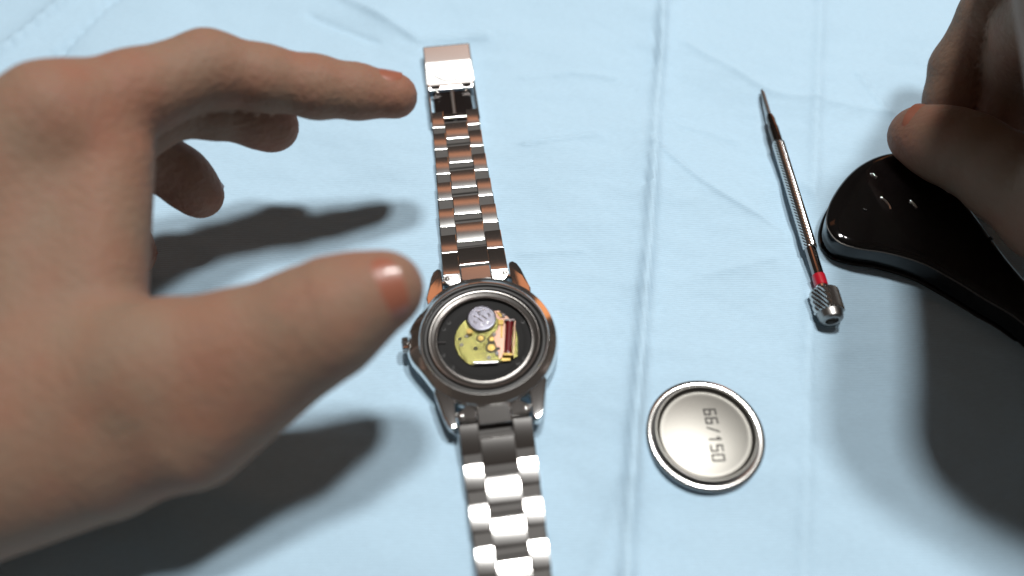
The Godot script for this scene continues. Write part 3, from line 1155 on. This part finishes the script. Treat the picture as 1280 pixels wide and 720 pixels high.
func build_left_hand() -> void:
	var w := thing("hand", "blurred open hand reaching in with thumb and forefinger towards the watch bracelet", "hand")
	var f := Flesh.new()
	var wrist := Vector3(-158, 42, 46)
	var elbow := Vector3(-330, 38, 130)
	# palm, web and arm
	var imcp := Vector3(-108, 67, -4)
	var mmcp := Vector3(-114, 56, 4)
	var rmcp := Vector3(-120, 45, 10)
	var pmcp := Vector3(-126, 34, 16)
	f.bone(Vector3(-156, 52, 36), 19.0, imcp, 12.5)
	f.bone(Vector3(-158, 45, 40), 19.0, mmcp, 12.5)
	f.bone(Vector3(-160, 38, 44), 18.0, rmcp, 12.0)
	f.bone(Vector3(-160, 32, 48), 17.0, pmcp, 11.0)
	f.bone(wrist, 25.0, elbow, 34.0)
	f.bone(Vector3(-160, 46, 40), 23.0, Vector3(-200, 44, 62), 25.0)
	f.bone(Vector3(-130, 34, 60), 21.0, Vector3(-78, 45.5, 51), 14.5)      # thumb's ball
	f.bone(Vector3(-112, 33, 58), 20.0, Vector3(-76, 41, 51), 14.0)
	f.bone(Vector3(-73.1, 36.8, 58.3), 17.0, Vector3(-42.4, 50.3, 44.9), 10.8)
	f.bone(Vector3(-122, 32, 66), 25.0, Vector3(-93, 33, 62), 19.0)
	f.bone(Vector3(-98, 59, 2), 11.0, Vector3(-96, 45, 42), 11.5)          # web between thumb and forefinger
	f.bone(Vector3(-114, 58, 8), 14.0, Vector3(-110, 42, 46), 17.0)
	f.bone(Vector3(-135, 50, 24), 19.0, Vector3(-128, 40, 48), 20.0)
	# forefinger, middle, ring, little finger, thumb
	var chains := [
		[[imcp, 12.0], [Vector3(-79.1, 60.2, -29.2), 9.7], [Vector3(-54.0, 49.6, -33.9), 8.3], [Vector3(-33.4, 43.2, -37.3), 6.4]],
		[[mmcp, 12.0], [Vector3(-92.0, 51.0, -27.0), 9.6], [Vector3(-74.5, 40.5, -33.0), 8.4], [Vector3(-69.5, 35.5, -33.0), 7.4]],
		[[rmcp, 11.0], [Vector3(-105.0, 39.0, -21.0), 9.0], [Vector3(-96.5, 28.5, -21.0), 7.8], [Vector3(-92.3, 21.6, -18.8), 6.9]],
		[[pmcp, 10.0], [Vector3(-117.0, 26.0, -6.0), 7.6], [Vector3(-114.0, 17.0, -6.5), 6.8], [Vector3(-112.0, 11.5, -4.0), 6.2]],
		[[Vector3(-78.0, 46.5, 51.5), 13.2], [Vector3(-44.5, 52.2, 42.2), 11.6], [Vector3(-38.0, 53.6, 40.0), 11.2], [Vector3(-28.2, 54.8, 36.0), 8.7]]]
	for c in 5:
		var j: Array = chains[c]
		for k in 3:
			# the phalanx is a little slimmer between its joints
			var middle: Vector3 = (j[k][0] + j[k + 1][0]) / 2.0
			var slim: float = (j[k][1] + j[k + 1][1]) / 2.0 * (0.94 if k < 2 else 1.0)
			f.bone(j[k][0], j[k][1], middle, slim, c + 1)
			f.bone(middle, slim, j[k + 1][0], j[k + 1][1], c + 1)
			f.blush.append([j[k + 1][0], 9.0, 0.25])
		f.blush.append([j[3][0], 11.0, 0.4])
		var d: Vector3 = (j[2][0] - j[1][0]).normalized()
		for e in [-1.8, 0.0, 1.9]:
			f.creases.append([j[1][0] + d * e, d, 13.0, 0.35])
	var thumb_axis := Vector3(15.3, 1.5, -5.2).normalized()
	for e in [-2.2, 0.0, 2.0]:
		f.creases.append([Vector3(-44.5, 53.2, 41.6) + thumb_axis * e, thumb_axis, 16.0, 0.5])
	f.blush.append([Vector3(-96, 66, -8), 20.0, 0.35])
	f.blush.append([Vector3(-60, 60, 46), 16.0, 0.3])
	put("skin", f.mesh(1.7, Color(0.245, 0.163, 0.115), Color(0.29, 0.122, 0.08)), M.skin, w)
	nail(w, Vector3(-30.6, 54.6, 36.9), Vector3(10, 0.8, -3.6), Vector3(0.1, 0.74, 0.52), 9.5, 14.5, M.nail)
	nail(w, Vector3(-37.0, 44.3, -36.7), Vector3(20.6, -6.4, -3.4), Vector3(0.1, 0.72, -0.7), 6.9, 10.5, M.nail)
	nail(w, Vector3(-70.6, 36.6, -33.0), Vector3(5, -5, 0), Vector3(0.5, 0.5, -0.7), 7.6, 10.0, M.nail)
	nail(w, Vector3(-93.4, 23.4, -19.4), Vector3(4.2, -7, 2), Vector3(0.75, 0.2, -0.7), 7.1, 9.5, M.nail)
	nail(w, Vector3(-112.6, 13.0, -4.6), Vector3(2, -5.5, 2.5), Vector3(0.75, 0.2, -0.7), 6.4, 8.5, M.nail)

func build_right_hand() -> void:
	var w := thing("hand", "shaded hand pinching the glossy black tool between thumb and finger", "hand")
	var f := Flesh.new()
	var wrist := Vector3(131, 92, 28)
	var elbow := Vector3(310, 122, 140)
	var imcp := Vector3(132, 91, -42)
	var mmcp := Vector3(150, 94, -42)
	var rmcp := Vector3(168, 88, -37)
	var pmcp := Vector3(196, 74, -28)
	f.bone(Vector3(121, 90, 26), 17.0, imcp, 13.0)
	f.bone(Vector3(130, 92, 26), 19.0, mmcp, 13.0)
	f.bone(Vector3(152, 90, 28), 18.0, rmcp, 12.5)
	f.bone(Vector3(162, 84, 32), 17.0, pmcp, 11.5)
	f.bone(wrist, 25.0, elbow, 34.0)
	f.bone(Vector3(140, 76, 22), 20.0, Vector3(157, 44, -2), 16.0)
	f.bone(Vector3(136, 82, -24), 11.0, Vector3(156, 44, -6), 13.0)
	f.bone(Vector3(166, 80, 0), 18.0, Vector3(164, 62, 16), 20.0)
	var chains := [
		[[imcp, 12.5], [Vector3(155.5, 57.0, -85.0), 9.8], [Vector3(147.5, 24.0, -72.0), 8.6], [Vector3(145.5, 9.5, -59.0), 7.6]],
		[[mmcp, 12.5], [Vector3(156.5, 46.5, -64.5), 10.6], [Vector3(160.5, 24.0, -63.5), 9.4], [Vector3(159.0, 13.0, -52.0), 8.4]],
		[[rmcp, 12.0], [Vector3(172.0, 42.5, -53.0), 9.6], [Vector3(183.0, 22.0, -50.0), 8.4], [Vector3(182.0, 13.0, -39.0), 7.4]],
		[[pmcp, 11.0], [Vector3(192.0, 44.0, -44.0), 8.2], [Vector3(203.0, 26.5, -34.0), 7.2], [Vector3(207.0, 20.2, -24.0), 6.4]],
		[[Vector3(154.5, 27.5, -9.0), 15.5], [Vector3(139.0, 22.6, -34.5), 11.6], [Vector3(135.0, 20.8, -39.5), 11.0], [Vector3(129.0, 18.6, -46.0), 9.0]]]
	for c in 5:
		var j: Array = chains[c]
		for k in 3:
			# the phalanx is a little slimmer between its joints
			var middle: Vector3 = (j[k][0] + j[k + 1][0]) / 2.0
			var slim: float = (j[k][1] + j[k + 1][1]) / 2.0 * (0.94 if k < 2 else 1.0)
			f.bone(j[k][0], j[k][1], middle, slim, c + 1)
			f.bone(middle, slim, j[k + 1][0], j[k + 1][1], c + 1)
			f.blush.append([j[k + 1][0], 9.0, 0.25])
		f.blush.append([j[3][0], 11.0, 0.55])
		var d: Vector3 = (j[2][0] - j[1][0]).normalized()
		for e in [-1.8, 0.0, 1.9]:
			f.creases.append([j[1][0] + d * e, d, 13.0, 0.35])
	f.bone(Vector3(157, 40, 0), 17.0, Vector3(154.5, 28, -8), 15.5, 5)
	put("skin", f.mesh(1.7, Color(0.245, 0.163, 0.115), Color(0.29, 0.122, 0.08)), M.skin, w)
	nail(w, Vector3(130.6, 19.0, -44.2), Vector3(-6, -2.2, -6.5), Vector3(-0.35, 0.85, -0.3), 9.6, 13.0, M.nail)
	nail(w, Vector3(145.9, 12.4, -61.6), Vector3(-2, -14, 13), Vector3(-0.25, -0.5, -0.8), 8.0, 11.0, M.nail)
	nail(w, Vector3(159.2, 15.0, -54.4), Vector3(-1, -11, 11), Vector3(-0.2, -0.6, -0.75), 8.1, 11.0, M.nail)
